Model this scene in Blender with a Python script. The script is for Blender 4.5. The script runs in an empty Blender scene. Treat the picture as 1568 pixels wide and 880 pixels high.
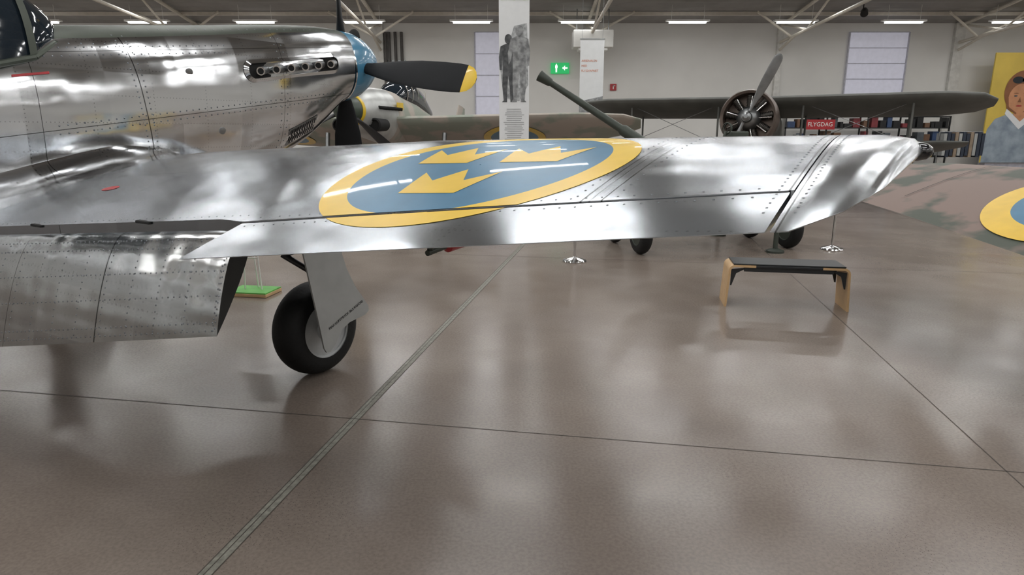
import bpy, bmesh, math, random
from mathutils import Vector, Matrix
random.seed(4)
sc = bpy.context.scene
sc.view_settings.view_transform = 'Standard'
sqrt, sin, cos, pi = math.sqrt, math.sin, math.cos, math.pi

# ---------------------------------------------------------------- materials
def lin(h):
    h = h.lstrip('#'); o = []
    for i in (0, 2, 4):
        v = int(h[i:i+2], 16) / 255
        o.append(v/12.92 if v <= .04045 else ((v+.055)/1.055)**2.4)
    return (*o, 1)

def new_mat(name):
    m = bpy.data.materials.new(name); m.use_nodes = True
    nt = m.node_tree
    return m, nt, nt.nodes['Principled BSDF']

def mat(name, col, rough=.5, metal=0., var=.12, scale=6., bump=0., emit=0., coat=0., trans=0., col2=None, nlo=.35, nhi=.65, spec=.5):
    m, nt, b = new_mat(name)
    c = lin(col)
    tc = nt.nodes.new('ShaderNodeTexCoord')
    nz = nt.nodes.new('ShaderNodeTexNoise'); nz.inputs['Scale'].default_value = scale; nz.inputs['Detail'].default_value = 4
    nt.links.new(tc.outputs['Object'], nz.inputs['Vector'])
    mr = nt.nodes.new('ShaderNodeMapRange'); mr.inputs[1].default_value = nlo; mr.inputs[2].default_value = nhi
    nt.links.new(nz.outputs['Fac'], mr.inputs[0])
    mx = nt.nodes.new('ShaderNodeMix'); mx.data_type = 'RGBA'
    nt.links.new(mr.outputs[0], mx.inputs[0])
    if col2:
        mx.inputs[6].default_value = c; mx.inputs[7].default_value = lin(col2)
    else:
        mx.inputs[6].default_value = (*[x*(1-var) for x in c[:3]], 1)
        mx.inputs[7].default_value = (*[min(1, x*(1+var)) for x in c[:3]], 1)
    nt.links.new(mx.outputs[2], b.inputs['Base Color'])
    b.inputs['Roughness'].default_value = rough
    b.inputs['Metallic'].default_value = metal
    b.inputs['Specular IOR Level'].default_value = spec
    if coat: b.inputs['Coat Weight'].default_value = coat
    if trans: b.inputs['Transmission Weight'].default_value = trans
    if emit:
        nt.links.new(mx.outputs[2], b.inputs['Emission Color'])
        b.inputs['Emission Strength'].default_value = emit
    if bump:
        bp = nt.nodes.new('ShaderNodeBump'); bp.inputs['Distance'].default_value = bump
        nt.links.new(nz.outputs['Fac'], bp.inputs['Height']); nt.links.new(bp.outputs[0], b.inputs['Normal'])
    return m

def alu(name, tint='#c9cbcc', rough=.22, A='X', B='Y', row=.14, pitch=.024, dent=.004, lines=(), rivet=1., panels=(.62, .42), quilt=1., colmul=2.3, pvar=.12, fine=.38):
    m, nt, b = new_mat(name)
    L = nt.links
    def mth(op, a, c=None, d=None):
        n = nt.nodes.new('ShaderNodeMath'); n.operation = op
        for i, v in enumerate((a, c, d)):
            if v is None: continue
            if isinstance(v, (int, float)): n.inputs[i].default_value = v
            else: L.new(v, n.inputs[i])
        return n.outputs[0]
    tc = nt.nodes.new('ShaderNodeTexCoord'); sp = nt.nodes.new('ShaderNodeSeparateXYZ')
    L.new(tc.outputs['Object'], sp.inputs[0])
    a, c = sp.outputs[A], sp.outputs[B]
    def noise(scale, det=2):
        n = nt.nodes.new('ShaderNodeTexNoise'); n.inputs['Scale'].default_value = scale; n.inputs['Detail'].default_value = det
        L.new(tc.outputs['Object'], n.inputs['Vector']); return n.outputs['Fac']
    def near(x, per):
        return mth('MULTIPLY', mth('ABSOLUTE', mth('SUBTRACT', mth('FRACT', mth('DIVIDE', x, per)), .5)), per)
    def dots(x, y, p, r):
        dx = near(x, p); dy = near(y, r)
        d = mth('SQRT', mth('ADD', mth('MULTIPLY', dx, dx), mth('MULTIPLY', dy, dy)))
        mr = nt.nodes.new('ShaderNodeMapRange'); L.new(d, mr.inputs[0])
        mr.inputs[1].default_value = .0026; mr.inputs[2].default_value = .0046; mr.inputs[3].default_value = 1; mr.inputs[4].default_value = 0
        return mr.outputs[0]
    rv = mth('MAXIMUM', dots(a, c, pitch, row), dots(c, a, pitch, row*colmul))
    nq = mth('MULTIPLY', noise(3.5, 0), 2)
    qu = mth('MULTIPLY', mth('MULTIPLY', mth('COSINE', mth('MULTIPLY', c, 2*pi/row)), .0005*quilt), nq)
    qu2 = mth('MULTIPLY', mth('MULTIPLY', mth('COSINE', mth('MULTIPLY', a, 2*pi/(row*colmul))), .0006*quilt), nq)
    h = mth('ADD', mth('MULTIPLY', noise(2.6, 0), dent), mth('MULTIPLY', noise(8, 0), dent*fine))
    h = mth('ADD', h, mth('ADD', qu, qu2))
    dark = None
    for (ax, val, hw, k) in lines:
        x = a if ax == 'A' else c; y = c if ax == 'A' else a
        e = mth('ABSOLUTE', mth('SUBTRACT', mth('ADD', x, mth('MULTIPLY', y, k)), val))
        l = mth('LESS_THAN', e, hw)
        dark = l if dark is None else mth('MAXIMUM', dark, l)
    cb = nt.nodes.new('ShaderNodeCombineXYZ')
    L.new(mth('FLOOR', mth('DIVIDE', a, panels[0])), cb.inputs[0]); L.new(mth('FLOOR', mth('DIVIDE', c, panels[1])), cb.inputs[1])
    wn = nt.nodes.new('ShaderNodeTexWhiteNoise'); L.new(cb.outputs[0], wn.inputs['Vector'])
    pv = wn.outputs['Value']
    f = mth('ADD', mth('MULTIPLY', pv, pvar), mth('ADD', mth('MULTIPLY', noise(3, 1), .16), .92-pvar/2-.08))
    f = mth('SUBTRACT', f, mth('MULTIPLY', rv, .45*rivet))
    if dark is not None: f = mth('MULTIPLY', f, mth('SUBTRACT', 1, mth('MULTIPLY', dark, .8)))
    vm = nt.nodes.new('ShaderNodeVectorMath'); vm.operation = 'SCALE'
    vm.inputs[0].default_value = lin(tint)[:3]; L.new(f, vm.inputs['Scale'])
    L.new(vm.outputs[0], b.inputs['Base Color'])
    b.inputs['Metallic'].default_value = 1
    L.new(mth('ADD', mth('ADD', mth('MULTIPLY', pv, pvar*.35), mth('MULTIPLY', noise(4, 1), .08)), rough-.04-pvar*.17), b.inputs['Roughness'])
    bp = nt.nodes.new('ShaderNodeBump'); bp.inputs['Distance'].default_value = 1.; bp.inputs['Strength'].default_value = 1
    L.new(h, bp.inputs['Height']); L.new(bp.outputs[0], b.inputs['Normal'])
    return m

# ---------------------------------------------------------------- mesh helpers
def empty(name, loc=(0, 0, 0), rz=0.):
    e = bpy.data.objects.new(name, None); sc.collection.objects.link(e)
    e.location = loc; e.rotation_euler = (0, 0, rz); e.empty_display_size = .2
    return e

def mobj(name, vs, fs, m, parent=None, smooth=True, ang=35, mats=None, idx=None):
    me = bpy.data.meshes.new(name); me.from_pydata([tuple(v) for v in vs], [], fs)
    bm = bmesh.new(); bm.from_mesh(me)
    bmesh.ops.recalc_face_normals(bm, faces=bm.faces); bm.to_mesh(me); bm.free()
    for mm in (mats or [m]): me.materials.append(mm)
    if idx:
        for p, i in zip(me.polygons, idx): p.material_index = i
    if smooth:
        me.shade_smooth()
        try: me.set_sharp_from_angle(angle=math.radians(ang))
        except Exception: pass
    o = bpy.data.objects.new(name, me); sc.collection.objects.link(o)
    if parent: o.parent = parent
    return o

def loft(name, rings, m, parent=None, cap=True, ang=35, mats=None, pick=None, capidx=0):
    n = len(rings[0]); vs = [p for r in rings for p in r]; fs = []; idx = []
    for i in range(len(rings)-1):
        for j in range(n):
            k = (j+1) % n
            fs.append((i*n+j, i*n+k, (i+1)*n+k, (i+1)*n+j)); idx.append(pick(i, j) if pick else 0)
    if cap:
        fs.append(tuple(range(n))); fs.append(tuple((len(rings)-1)*n+j for j in range(n))); idx += [capidx, capidx]
    return mobj(name, vs, fs, m, parent, ang=ang, mats=mats, idx=idx)

def basis(ax):
    ax = Vector(ax).normalized()
    u = ax.cross(Vector((0, 0, 1)))
    if u.length < .1: u = ax.cross(Vector((0, 1, 0)))
    u.normalize(); return ax, u, ax.cross(u)

def lathe(name, prof, org, ax, m, parent=None, n=40, ang=35, cap=True):
    ax, u, w = basis(ax); org = Vector(org)
    rings = [[org+ax*h+(u*cos(2*pi*i/n)+w*sin(2*pi*i/n))*max(r, .0005) for i in range(n)] for r, h in prof]
    return loft(name, rings, m, parent, cap=cap, ang=ang)

def rod(name, p1, p2, r1, m, parent=None, r2=None, n=14):
    p1, p2 = Vector(p1), Vector(p2); d = p2-p1
    return lathe(name, [(r1, 0), (r2 if r2 is not None else r1, d.length)], p1, d, m, parent, n=n)

def box(name, c, s, m, parent=None, rz=0., bev=.0, rx=0., ry=0.):
    bm = bmesh.new(); bmesh.ops.create_cube(bm, size=1)
    for v in bm.verts: v.co = Vector((v.co.x*s[0], v.co.y*s[1], v.co.z*s[2]))
    if bev: bmesh.ops.bevel(bm, geom=bm.edges[:], offset=bev, segments=2, affect='EDGES', profile=.5)
    me = bpy.data.meshes.new(name); bm.to_mesh(me); bm.free(); me.materials.append(m)
    o = bpy.data.objects.new(name, me); sc.collection.objects.link(o)
    o.location = c; o.rotation_euler = (rx, ry, rz)
    if parent: o.parent = parent
    return o

def prism(name, pts, d, m, parent=None, bev=0.):
    d = Vector(d); n = len(pts); vs = [Vector(p) for p in pts]+[Vector(p)+d for p in pts]
    fs = [tuple(range(n)), tuple(range(2*n-1, n-1, -1))]+[(i, (i+1) % n, (i+1) % n+n, i+n) for i in range(n)]
    return mobj(name, vs, fs, m, parent, smooth=False)

def multi_box(name, items, mats, parent=None):
    vs, fs, idx = [], [], []
    for (c, s, mi) in items:
        b0 = len(vs)
        for dx in (-.5, .5):
            for dy in (-.5, .5):
                for dz in (-.5, .5): vs.append((c[0]+dx*s[0], c[1]+dy*s[1], c[2]+dz*s[2]))
        for f in ((0, 1, 3, 2), (4, 6, 7, 5), (0, 4, 5, 1), (2, 3, 7, 6), (0, 2, 6, 4), (1, 5, 7, 3)):
            fs.append(tuple(b0+i for i in f)); idx.append(mi)
    return mobj(name, vs, fs, None, parent, smooth=False, mats=mats, idx=idx)

def rivet_field(name, pts, r, m, parent):
    vs, fs = [], []
    for p, nrm in pts:
        a, u, w = basis(nrm); p = Vector(p); b0 = len(vs); n = 8
        for rr, hh in ((r, -.0006), (r*.85, r*.22)):
            for k in range(n): vs.append(p+u*rr*cos(2*pi*k/n)+w*rr*sin(2*pi*k/n)+a*hh)
        vs.append(p+a*r*.34)
        for k in range(n):
            q = (k+1) % n; fs += [(b0+k, b0+q, b0+n+q, b0+n+k), (b0+n+k, b0+n+q, b0+2*n)]
    return mobj(name, vs, fs, m, parent, ang=80)

# ---------------------------------------------------------------- common materials
M_black = mat('rubber_black', '#151617', .6, bump=.002, scale=40, spec=.35)
M_blackp = mat('black_paint', '#1b1c1e', .35)
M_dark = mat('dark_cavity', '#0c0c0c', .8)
M_chrome = mat('chrome', '#d8d8d8', .12, 1.)
M_steel = mat('steel', '#8d8f90', .35, .9)
M_riv = mat('rivet_steel', '#6f7377', .3, 1.)
M_rim = mat('rim_silver', '#b0b3b4', .4, .3)
M_white = mat('white_paint', '#e6e6e2', .5, var=.04)
M_yel = mat('yellow_paint', '#dfba30', .36, var=.06, coat=.15)
M_blue = mat('blue_paint', '#316f90', .36, var=.08, coat=.15)
M_red = mat('red_paint', '#a82a30', .4)
M_green = mat('gun_green', '#3d433c', .5, .2)
M_olive = mat('antiglare_olive', '#454b42', .45, .3)
M_grey = mat('door_grey', '#a9acab', .35, .35, var=.06)
M_glass = mat('canopy_glass', '#1d262e', .06, 0, coat=.5)
M_rib = mat('dark_rib', '#3a3c3c', .5, .5)

# ---------------------------------------------------------------- room
def floor_mat():
    m, nt, b = new_mat('polished_concrete'); L = nt.links
    tc = nt.nodes.new('ShaderNodeTexCoord')
    def noise(s, d=4):
        n = nt.nodes.new('ShaderNodeTexNoise'); n.inputs['Scale'].default_value = s; n.inputs['Detail'].default_value = d
        L.new(tc.outputs['Object'], n.inputs['Vector']); return n.outputs['Fac']
    def ramp(src, stops):
        r = nt.nodes.new('ShaderNodeValToRGB'); L.new(src, r.inputs[0])
        e = r.color_ramp.elements
        e[0].position, e[0].color = stops[0]; e[1].position, e[1].color = stops[-1]
        for p, c in stops[1:-1]:
            x = e.new(p); x.color = c
        return r.outputs[0]
    base = ramp(noise(.8, 7), [(.3, lin('#766b63')), (.52, lin('#82776e')), (.72, lin('#8f857c'))])
    fine = ramp(noise(60, 3), [(.35, (.88, .88, .88, 1)), (.62, (1.05, 1.05, 1.05, 1))])
    mx = nt.nodes.new('ShaderNodeMix'); mx.data_type = 'RGBA'; mx.blend_type = 'MULTIPLY'; mx.inputs[0].default_value = 1
    L.new(base, mx.inputs[6]); L.new(fine, mx.inputs[7])
    vo = nt.nodes.new('ShaderNodeTexVoronoi'); vo.inputs['Scale'].default_value = 85
    L.new(tc.outputs['Object'], vo.inputs['Vector'])
    spk = ramp(vo.outputs['Distance'], [(.12, (1, 1, 1, 1)), (.26, (0, 0, 0, 1))])
    msk = ramp(noise(.9, 5), [(.50, (.02, .02, .02, 1)), (.66, (.75, .75, .75, 1))])
    mm = nt.nodes.new('ShaderNodeMath'); mm.operation = 'MULTIPLY'; L.new(spk, mm.inputs[0]); L.new(msk, mm.inputs[1])
    m2 = nt.nodes.new('ShaderNodeMix'); m2.data_type = 'RGBA'; L.new(mm.outputs[0], m2.inputs[0])
    L.new(mx.outputs[2], m2.inputs[6]); m2.inputs[7].default_value = lin('#39342f')
    L.new(m2.outputs[2], b.inputs['Base Color'])
    mr = nt.nodes.new('ShaderNodeMapRange'); L.new(noise(2.2, 3), mr.inputs[0])
    mr.inputs[1].default_value = .3; mr.inputs[2].default_value = .7; mr.inputs[3].default_value = .18; mr.inputs[4].default_value = .25
    L.new(mr.outputs[0], b.inputs['Roughness'])
    b.inputs['Specular IOR Level'].default_value = .45
    bp = nt.nodes.new('ShaderNodeBump'); bp.inputs['Distance'].default_value = .0012
    L.new(noise(2.4, 1), bp.inputs['Height']); L.new(bp.outputs[0], b.inputs['Normal'])
    return m
X0, X1, Y0, Y1 = -22., 27., -10., 28.
ZW = 5.95; SL = .14
fl = box('floor', ((X0+X1)/2, (Y0+Y1)/2, -.1), (X1-X0, Y1-Y0, .2), floor_mat())
M_wall = mat('wall_plaster', '#dddcd8', .7, var=.03, scale=.8)
M_ceil = mat('ceiling_sheet', '#999794', .7, var=.06, scale=2)
M_beam = mat('beam_paint', '#d2ccc0', .55, var=.05)
box('wall_back', ((X0+X1)/2, Y1+.1, ZW/2), (X1-X0, .2, ZW), M_wall)
for nm, x in (('wall_left', X0-.1), ('wall_right', X1+.1)):
    prism(nm, [(x-.1, Y0, 0), (x-.1, Y1, 0), (x-.1, Y1, ZW), (x-.1, 9, ZW+SL*19), (x-.1, Y0, ZW)], (.2, 0, 0), M_wall)
box('wall_front', ((X0+X1)/2, Y0-.1, ZW/2), (X1-X0, .2, ZW), M_wall)
vs, fs = [], []
ys = [Y0+i*.25 for i in range(int((Y1-Y0)/.25)+1)]
def roofz(y): return ZW+SL*(19-abs(y-9))
for i, y in enumerate(ys):
    z = roofz(y)+(.05 if i % 2 else 0)
    vs += [(X0, y, z), (X1, y, z)]
for i in range(len(ys)-1): fs.append((2*i, 2*i+1, 2*i+3, 2*i+2))
mobj('ceiling', vs, fs, M_ceil, smooth=False)

M_joint = mat('joint_filler', '#85847a', .5, var=.25, scale=30)
M_jdark = mat('joint_dark', '#4a443e', .6)
def strip(x0, y0, ang, L0, L1, w, z=.001):
    d = Vector((sin(ang), cos(ang), 0)); p = Vector((cos(ang), -sin(ang), 0)); o = Vector((x0, y0, z))
    q = [o+d*L0-p*w/2, o+d*L0+p*w/2, o+d*L1+p*w/2, o+d*L1-p*w/2]
    return [tuple(v) for v in q]
def strips(name, lst, m):
    vs, fs = [], []
    for q in lst:
        b = len(vs); vs += q; fs.append((b, b+1, b+2, b+3))
    return mobj(name, vs, fs, m, smooth=False)
A10 = math.radians(10.2); C10 = A10+pi/2
dk, fi = [], []
fi.append(strip(-1.66, 0, A10, -9, 27, .055, .0010))
for off in (-.030, .030, -.004): dk.append(strip(-1.66+off, 0, A10, -9, 27, .005, .0016))
for x in (2.05, 5.8, 9.6, 13.4, -5.4, -9.2): dk.append(strip(x, 0, A10, -8, 26, .006, .0016))
for y in (3.60, 9.2, 14.8, 20.4, -2): dk.append(strip(0, y, C10, -20, 24, .006, .0016))
strips('trim_1', fi, M_joint); strips('trim_2', dk, M_jdark)

M_win = mat('window_blind', '#c3c3d0', .4, var=.03, emit=.30)
M_frame = mat('window_frame', '#b4b4bf', .5)
def window(nm, x0, x1, z0, z1):
    e = empty(nm, ((x0+x1)/2, Y1-.04, (z0+z1)/2)); w, h = x1-x0, z1-z0
    box('pane', (0, 0, 0), (w, .03, h), M_win, e)
    for xx in (-w/2, w/2): box('jamb', (xx, -.03, 0), (.05, .06, h), M_frame, e)
    for k in range(5): box('rail', (0, -.03, -h/2+h*k/4), (w, .05, .025), M_frame, e)
window('window_1', -1.5, .1, 2.3, 5.6); window('window_2', 13.6, 16.0, 3.2, 5.6)
M_pil = mat('pilaster_paint', '#cfcec9', .6)
for i, x in enumerate((-12.6, -5.3, 3.0, 10.8, 18.0)):
    box('trim_%d' % (3+i), (x, Y1-.08, ZW/2), (.22 if x < 17 else .4, .16, ZW-.01), M_pil)
box('baseboard_back', ((X0+X1)/2, Y1-.015, .06), (X1-X0, .03, .12), M_steel)
def truss(x):
    e = empty('roof_truss', (x, 0, 0))
    zt = lambda y: roofz(y)-.12
    bot = lambda y: ZW-.75+.06*(19-abs(y-9))
    for (ya, yb) in ((Y0+.05, 9), (9, Y1-.05)):
        for fn, r in ((zt, .07), (bot, .06)):
            rod('chord', (0, ya, fn(ya)), (0, yb, fn(yb)), r, M_beam, e, n=8)
    N = 16
    for k in range(N):
        ya = Y0+.2+(Y1-Y0-.4)*k/N; yb = Y0+.2+(Y1-Y0-.4)*(k+1)/N
        rod('web', (0, ya, bot(ya) if k % 2 else zt(ya)), (0, yb, zt(yb) if k % 2 else bot(yb)), .04, M_beam, e, n=8)
    rod('knee', (0, Y1-.1, 4.9), (0, Y1-1.6, bot(Y1-1.6)), .05, M_beam, e, n=8)
    rod('brace_a', (-1.6, Y1-1.8, zt(Y1-1.8)), (0, Y1-1.2, bot(Y1-1.2)), .045, M_beam, e, n=8)
    rod('brace_b', (1.6, Y1-1.8, zt(Y1-1.8)), (0, Y1-1.2, bot(Y1-1.2)), .045, M_beam, e, n=8)
for x in (-19.5, -12.6, -5.3, 3.0, 10.8, 18.0, 25): truss(x)
e = empty('roof_purlins')
for y in (2, 6, 13, 18, 22, 24.6, 26.6):
    box('purlin', ((X0+X1)/2, y, roofz(y)-.07), (X1-X0-.4, .1, .12), M_beam, e)
e = empty('wall_conduits', (-4.75, Y1-.12, 0))
M_cond = mat('conduit', '#4a4744', .5)
for dx in (-.35, -.2, .05, .3): rod('pipe', (dx, 0, .2), (dx, 0, 5.6), .06 if dx else .04, M_cond, e)
for z in (1.5, 3, 4.5): box('bracket', (0, .05, z), (.9, .04, .06), M_steel, e)

# lamps: rows of narrow tube luminaires
M_tube = mat('lamp_tube', '#ffffff', .5, var=0, emit=7)
lights = empty('ceiling_lights')
items = []; itubes = []
def fixture(x, y, z, lit=True, power=90):
    ln = 2.2 if lit else 1.6
    items.append(((x, y, z+.05), (ln, .22, .06), 0))
    if lit:
        ld = bpy.data.lights.new('lamp', 'AREA'); ld.shape = 'RECTANGLE'; ld.size = 2.1; ld.size_y = .14
        ld.energy = power; ld.color = (1, .995, .985)
        lo = bpy.data.objects.new('lamp', ld); sc.collection.objects.link(lo); lo.location = (x, y, z); lo.parent = lights
    else:
        itubes.append(((x, y, z-.01), (1.35, .16, .05), 0))
    for s in (-.6, .6): items.append(((x+s, y, (z+.08+roofz(y))/2), (.012, .012, roofz(y)-z-.08), 0))
for k in range(11): fixture(-17.5+4.0*k, 25.8, 5.65, False)
for i in range(12):
    for j in range(10): fixture(-19.5+3.85*i, -8+3.45*j, 6.0, True, 46)
multi_box('lamp_housings', items, [M_white], lights); multi_box('lamp_tubes', itubes, [M_tube], lights)

# ================================================================ MAIN AIRCRAFT
TH = math.radians(-32)
AP = empty('fighter_airplane', (-2.97, 5.56, 0), TH)
T = [(.45, -.35, 1.46, 2.45, .95, .20, .17), (1.1, -.06, 1.503, 2.336, 1.036, .187, .152), (3.4, .25, 1.62, 1.93, 1.337, .14, .09),
     (5.24, .39, 1.69, 1.70, 1.548, .075, .05), (5.32, .40, 1.694, 1.50, 1.574, .068, .045), (5.38, .415, 1.695, 1.22, 1.608, .055, .04),
     (5.42, .44, 1.695, .85, 1.652, .04, .03), (5.445, .50, 1.692, .62, 1.68, .012, .012)]
def tab(T, s):
    if s <= T[0][0]: return T[0][1:]
    for a, b in zip(T, T[1:]):
        if s <= b[0]:
            k = (s-a[0])/(b[0]-a[0]); return tuple(x+(y-x)*k for x, y in zip(a[1:], b[1:]))
    return T[-1][1:]
def foil(x):
    x = max(0, min(1, x)); return (.2969*sqrt(x)-.126*x-.3516*x*x+.2843*x**3-.1036*x**4)/.1
def topz(s, c):
    cl, zl, ct, zt, tu, tl = tab(T, s); x = (c-cl)/(ct-cl)
    return zl+(zt-zl)*x+tu*foil(x)
def botz(s, c):
    cl, zl, ct, zt, tu, tl = tab(T, s); x = (c-cl)/(ct-cl)
    return zl+(zt-zl)*x-tl*foil(x)-.002
def ch(s):
    if s < 3.39: return 1.80+(1.645-1.80)*(s-.45)/(3.39-.45)
    return 1.67+(1.43-1.67)*(s-3.4)/1.8
GAP = .009
def panel(name, ss, c0, c1, m, sg=1, n=36):
    rings = []
    for s in ss:
        a, b = c0(s), c1(s); cs = [a+(b-a)*(1-cos(pi*k/n))/2 for k in range(n+1)]
        top = [Vector((sg*s, -c, topz(s, c))) for c in reversed(cs)]
        bot = [Vector((sg*s, -c, botz(s, c))) for c in cs[1:]]
        rings.append(top+bot)
    return loft(name, rings, m, AP, ang=40)
def frange(a, b, n): return [a+(b-a)*i/n for i in range(n+1)]
wl = [('A', 5.19, .0025, 0), ('A', 4.66, .003, 0), ('A', 4.685, .0015, 0), ('A', 4.72, .0025, 0), ('A', 3.38, .0025, 0), ('A', 2.1, .002, 0),
      ('B', -1.02, .002, 0), ('B', -.55, .002, 0)]
M_wing = alu('wing_aluminium', '#b5bbc2', .20, lines=wl, dent=.0026, row=.21, quilt=.8, rivet=.7, pvar=.09)
M_tip = alu('tip_aluminium', '#c0c5ca', .17, dent=.0040, row=.5, rivet=.4, quilt=.2, lines=[('A', 5.215, .002, 0)])
M_ail = alu('aileron_aluminium', '#b9bfc5', .20, dent=.0026, row=.2, quilt=.8, rivet=.7, pvar=.09)
M_flap = alu('flap_aluminium', '#d0d2d2', .17, A='X', B='Z', row=.085, pitch=.03, dent=.008, quilt=1.0, colmul=2.08, rivet=.5, fine=.5, lines=[('A', 2.62, .004, 0), ('A', 1.9, .002, 0)], panels=(.72, .22), pvar=.2)
LEc = lambda s: tab(T, s)[0]
TEc = lambda s: tab(T, s)[2]
for sg, sd in ((1, 'right'), (-1, 'left')):
    panel('wing_panel_'+sd, frange(.30, 3.39, 20)+frange(3.395, 5.2, 16), LEc, lambda s: ch(s)-GAP, M_wing, sg)
    panel('wing_tip_'+sd, [5.204, 5.24, 5.28, 5.32, 5.35, 5.38, 5.40, 5.42, 5.435, 5.445], LEc, TEc, M_tip, sg)
    panel('aileron_'+sd, frange(3.41, 5.194, 16), lambda s: ch(s)+GAP, TEc, M_ail, sg, 12)
    rings = []; FR = []
    fd = Vector((0, -.42, -.907)); fn = Vector((0, -.907, .42))
    def flp(s, x):
        k = (s-1.5)/1.86; Lf = .60+(.41-.60)*k; th = .10-.02*k
        o = Vector((sg*s, -(ch(s)+.01)+.03, topz(s, ch(s))-.035))
        return o, Lf, th, o+fd*(Lf*x)+fn*(th*.5*foil(x))
    for s in frange(.55, 3.37, 14):
        o, Lf, th, _ = flp(s, 0)
        rings.append([flp(s, 1-q/16)[3] for q in range(17)]+[o+fd*(Lf*q/16)-fn*(th*.4*foil(q/16)) for q in range(1, 16)])
    loft('flap_'+sd, rings, None, AP, ang=50, mats=[M_flap, M_rib], capidx=1)
    for x in (.12, .20, .42, .64, .88, .95):
        s = .62
        while s < 3.34: FR.append((flp(s, x)[3], fn)); s += .034
    s = .70
    while s < 3.36:
        for x in frange(.14, .93, 14): FR.append((flp(s, x)[3], fn))
        s += .177
    for x in frange(.12, .95, 16): FR.append((flp(3.345, x)[3], fn))
    rivet_field('flap_rivets', FR, .0040, M_riv, AP)
def wn(s, c):
    e = .01; dzs = (topz(s+e, c)-topz(s-e, c))/(2*e); dzc = (topz(s, c+e)-topz(s, c-e))/(2*e)
    return Vector((-dzs, dzc, 1)).normalized()
P = []
for s in (5.165, 5.232):
    c = .50
    while c < 1.62: P.append(((s, -c, topz(s, c)), wn(s, c))); c += .034
for s in (4.63, 4.75):
    c = .50
    while c < ch(s)-.04: P.append(((s, -c, topz(s, c)), wn(s, c))); c += .05
for o in (-.035, .035):
    s = 3.45
    while s < 5.15: P.append(((s, -(ch(s)+o), topz(s, ch(s)+o)), wn(s, ch(s)+o))); s += .045
s = 1.2
while s < 3.36: P.append(((s, -(ch(s)-.035), topz(s, ch(s)-.035)), wn(s, ch(s)-.035))); s += .045
rivet_field('rivet_heads', P, .0036, M_riv, AP)

def finish_decal(bm, name, m, off):
    def cut(co, no): bmesh.ops.bisect_plane(bm, geom=bm.verts[:]+bm.edges[:]+bm.faces[:], plane_co=co, plane_no=no, dist=1e-6)
    dirh = Vector((1.8, .24, 0)).normalized(); nh = Vector((-dirh.y, dirh.x, 0))
    for o in (-GAP-.001, GAP+.001): cut(Vector((3.4, -1.67+o, 0)), nh)
    dele = [f for f in bm.faces if abs(-f.calc_center_median().y-ch(f.calc_center_median().x)) < GAP and f.calc_center_median().x > 3.39]
    bmesh.ops.delete(bm, geom=dele, context='FACES')
    for v in bm.verts: v.co.z = topz(v.co.x, -v.co.y)+off
    me = bpy.data.meshes.new(name); bm.to_mesh(me); bm.free(); me.materials.append(m); me.shade_smooth()
    o = bpy.data.objects.new(name, me); sc.collection.objects.link(o); o.parent = AP
    return o
def poly_decal(name, pts, m, off):
    bm = bmesh.new(); f = bm.faces.new([bm.verts.new((p[0], -p[1], 0)) for p in pts]); f.normal_update()
    if f.normal.z < 0: f.normal_flip()
    bmesh.ops.triangulate(bm, faces=bm.faces[:])
    xs = [p[0] for p in pts]; ys_ = [-p[1] for p in pts]
    x = min(xs)+.04
    while x < max(xs): bmesh.ops.bisect_plane(bm, geom=bm.verts[:]+bm.edges[:]+bm.faces[:], plane_co=(x, 0, 0), plane_no=(1, 0, 0)); x += .04
    y = min(ys_)+.03
    while y < max(ys_): bmesh.ops.bisect_plane(bm, geom=bm.verts[:]+bm.edges[:]+bm.faces[:], plane_co=(0, y, 0), plane_no=(0, 1, 0)); y += .03
    return finish_decal(bm, name, m, off)
def disc_decal(name, cx, cc, r0, r1, m, off, nr=14, n=120):
    bm = bmesh.new(); g = []
    for i in range(nr+1):
        r = r0+(r1-r0)*i/nr
        g.append([bm.verts.new((cx+r*cos(2*pi*k/n), -cc+r*sin(2*pi*k/n), 0)) for k in range(n)])
    for i in range(nr):
        for k in range(n): bm.faces.new((g[i][k], g[i+1][k], g[i+1][(k+1) % n], g[i][(k+1) % n]))
    return finish_decal(bm, name, m, off)
RS, RC = 4.05, 1.10
disc_decal('roundel_blue', RS, RC, .003, .49, M_blue, .0014)
disc_decal('roundel_ring', RS, RC, .49, .59, M_yel, .0014, nr=4)
CR = [(-.44, .42), (.44, .42), (.62, -.38), (.25, -.04), (0, -.50), (-.25, -.04), (-.62, -.38)]
for i, (cs, cc) in enumerate(((RS-.20, RC-.14), (RS+.19, RC-.14), (RS-.01, RC+.20))):
    poly_decal('crown_%d' % (i+1), [(cs+p[0]*.275, cc+p[1]*.275) for p in CR], M_yel, .0024)
poly_decal('fuel_cap_mark', [(1.69+.07*cos(t*pi/8), 1.25+.035*sin(t*pi/8)) for t in range(16)], M_red, .0016)
M_fus = alu('fuselage_aluminium', '#d8dadc', .14, A='Y', B='Z', row=.19, pitch=.026, dent=.0055, panels=(.55, .36), pvar=.22,
            lines=[('A', -.06, .004, .12), ('A', 1.02, .002, .0), ('A', 2.05, .002, 0), ('B', 1.87, .0025, -.13), ('B', 2.36, .002, -.11), ('A', -1.0, .002, 0)])
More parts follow.
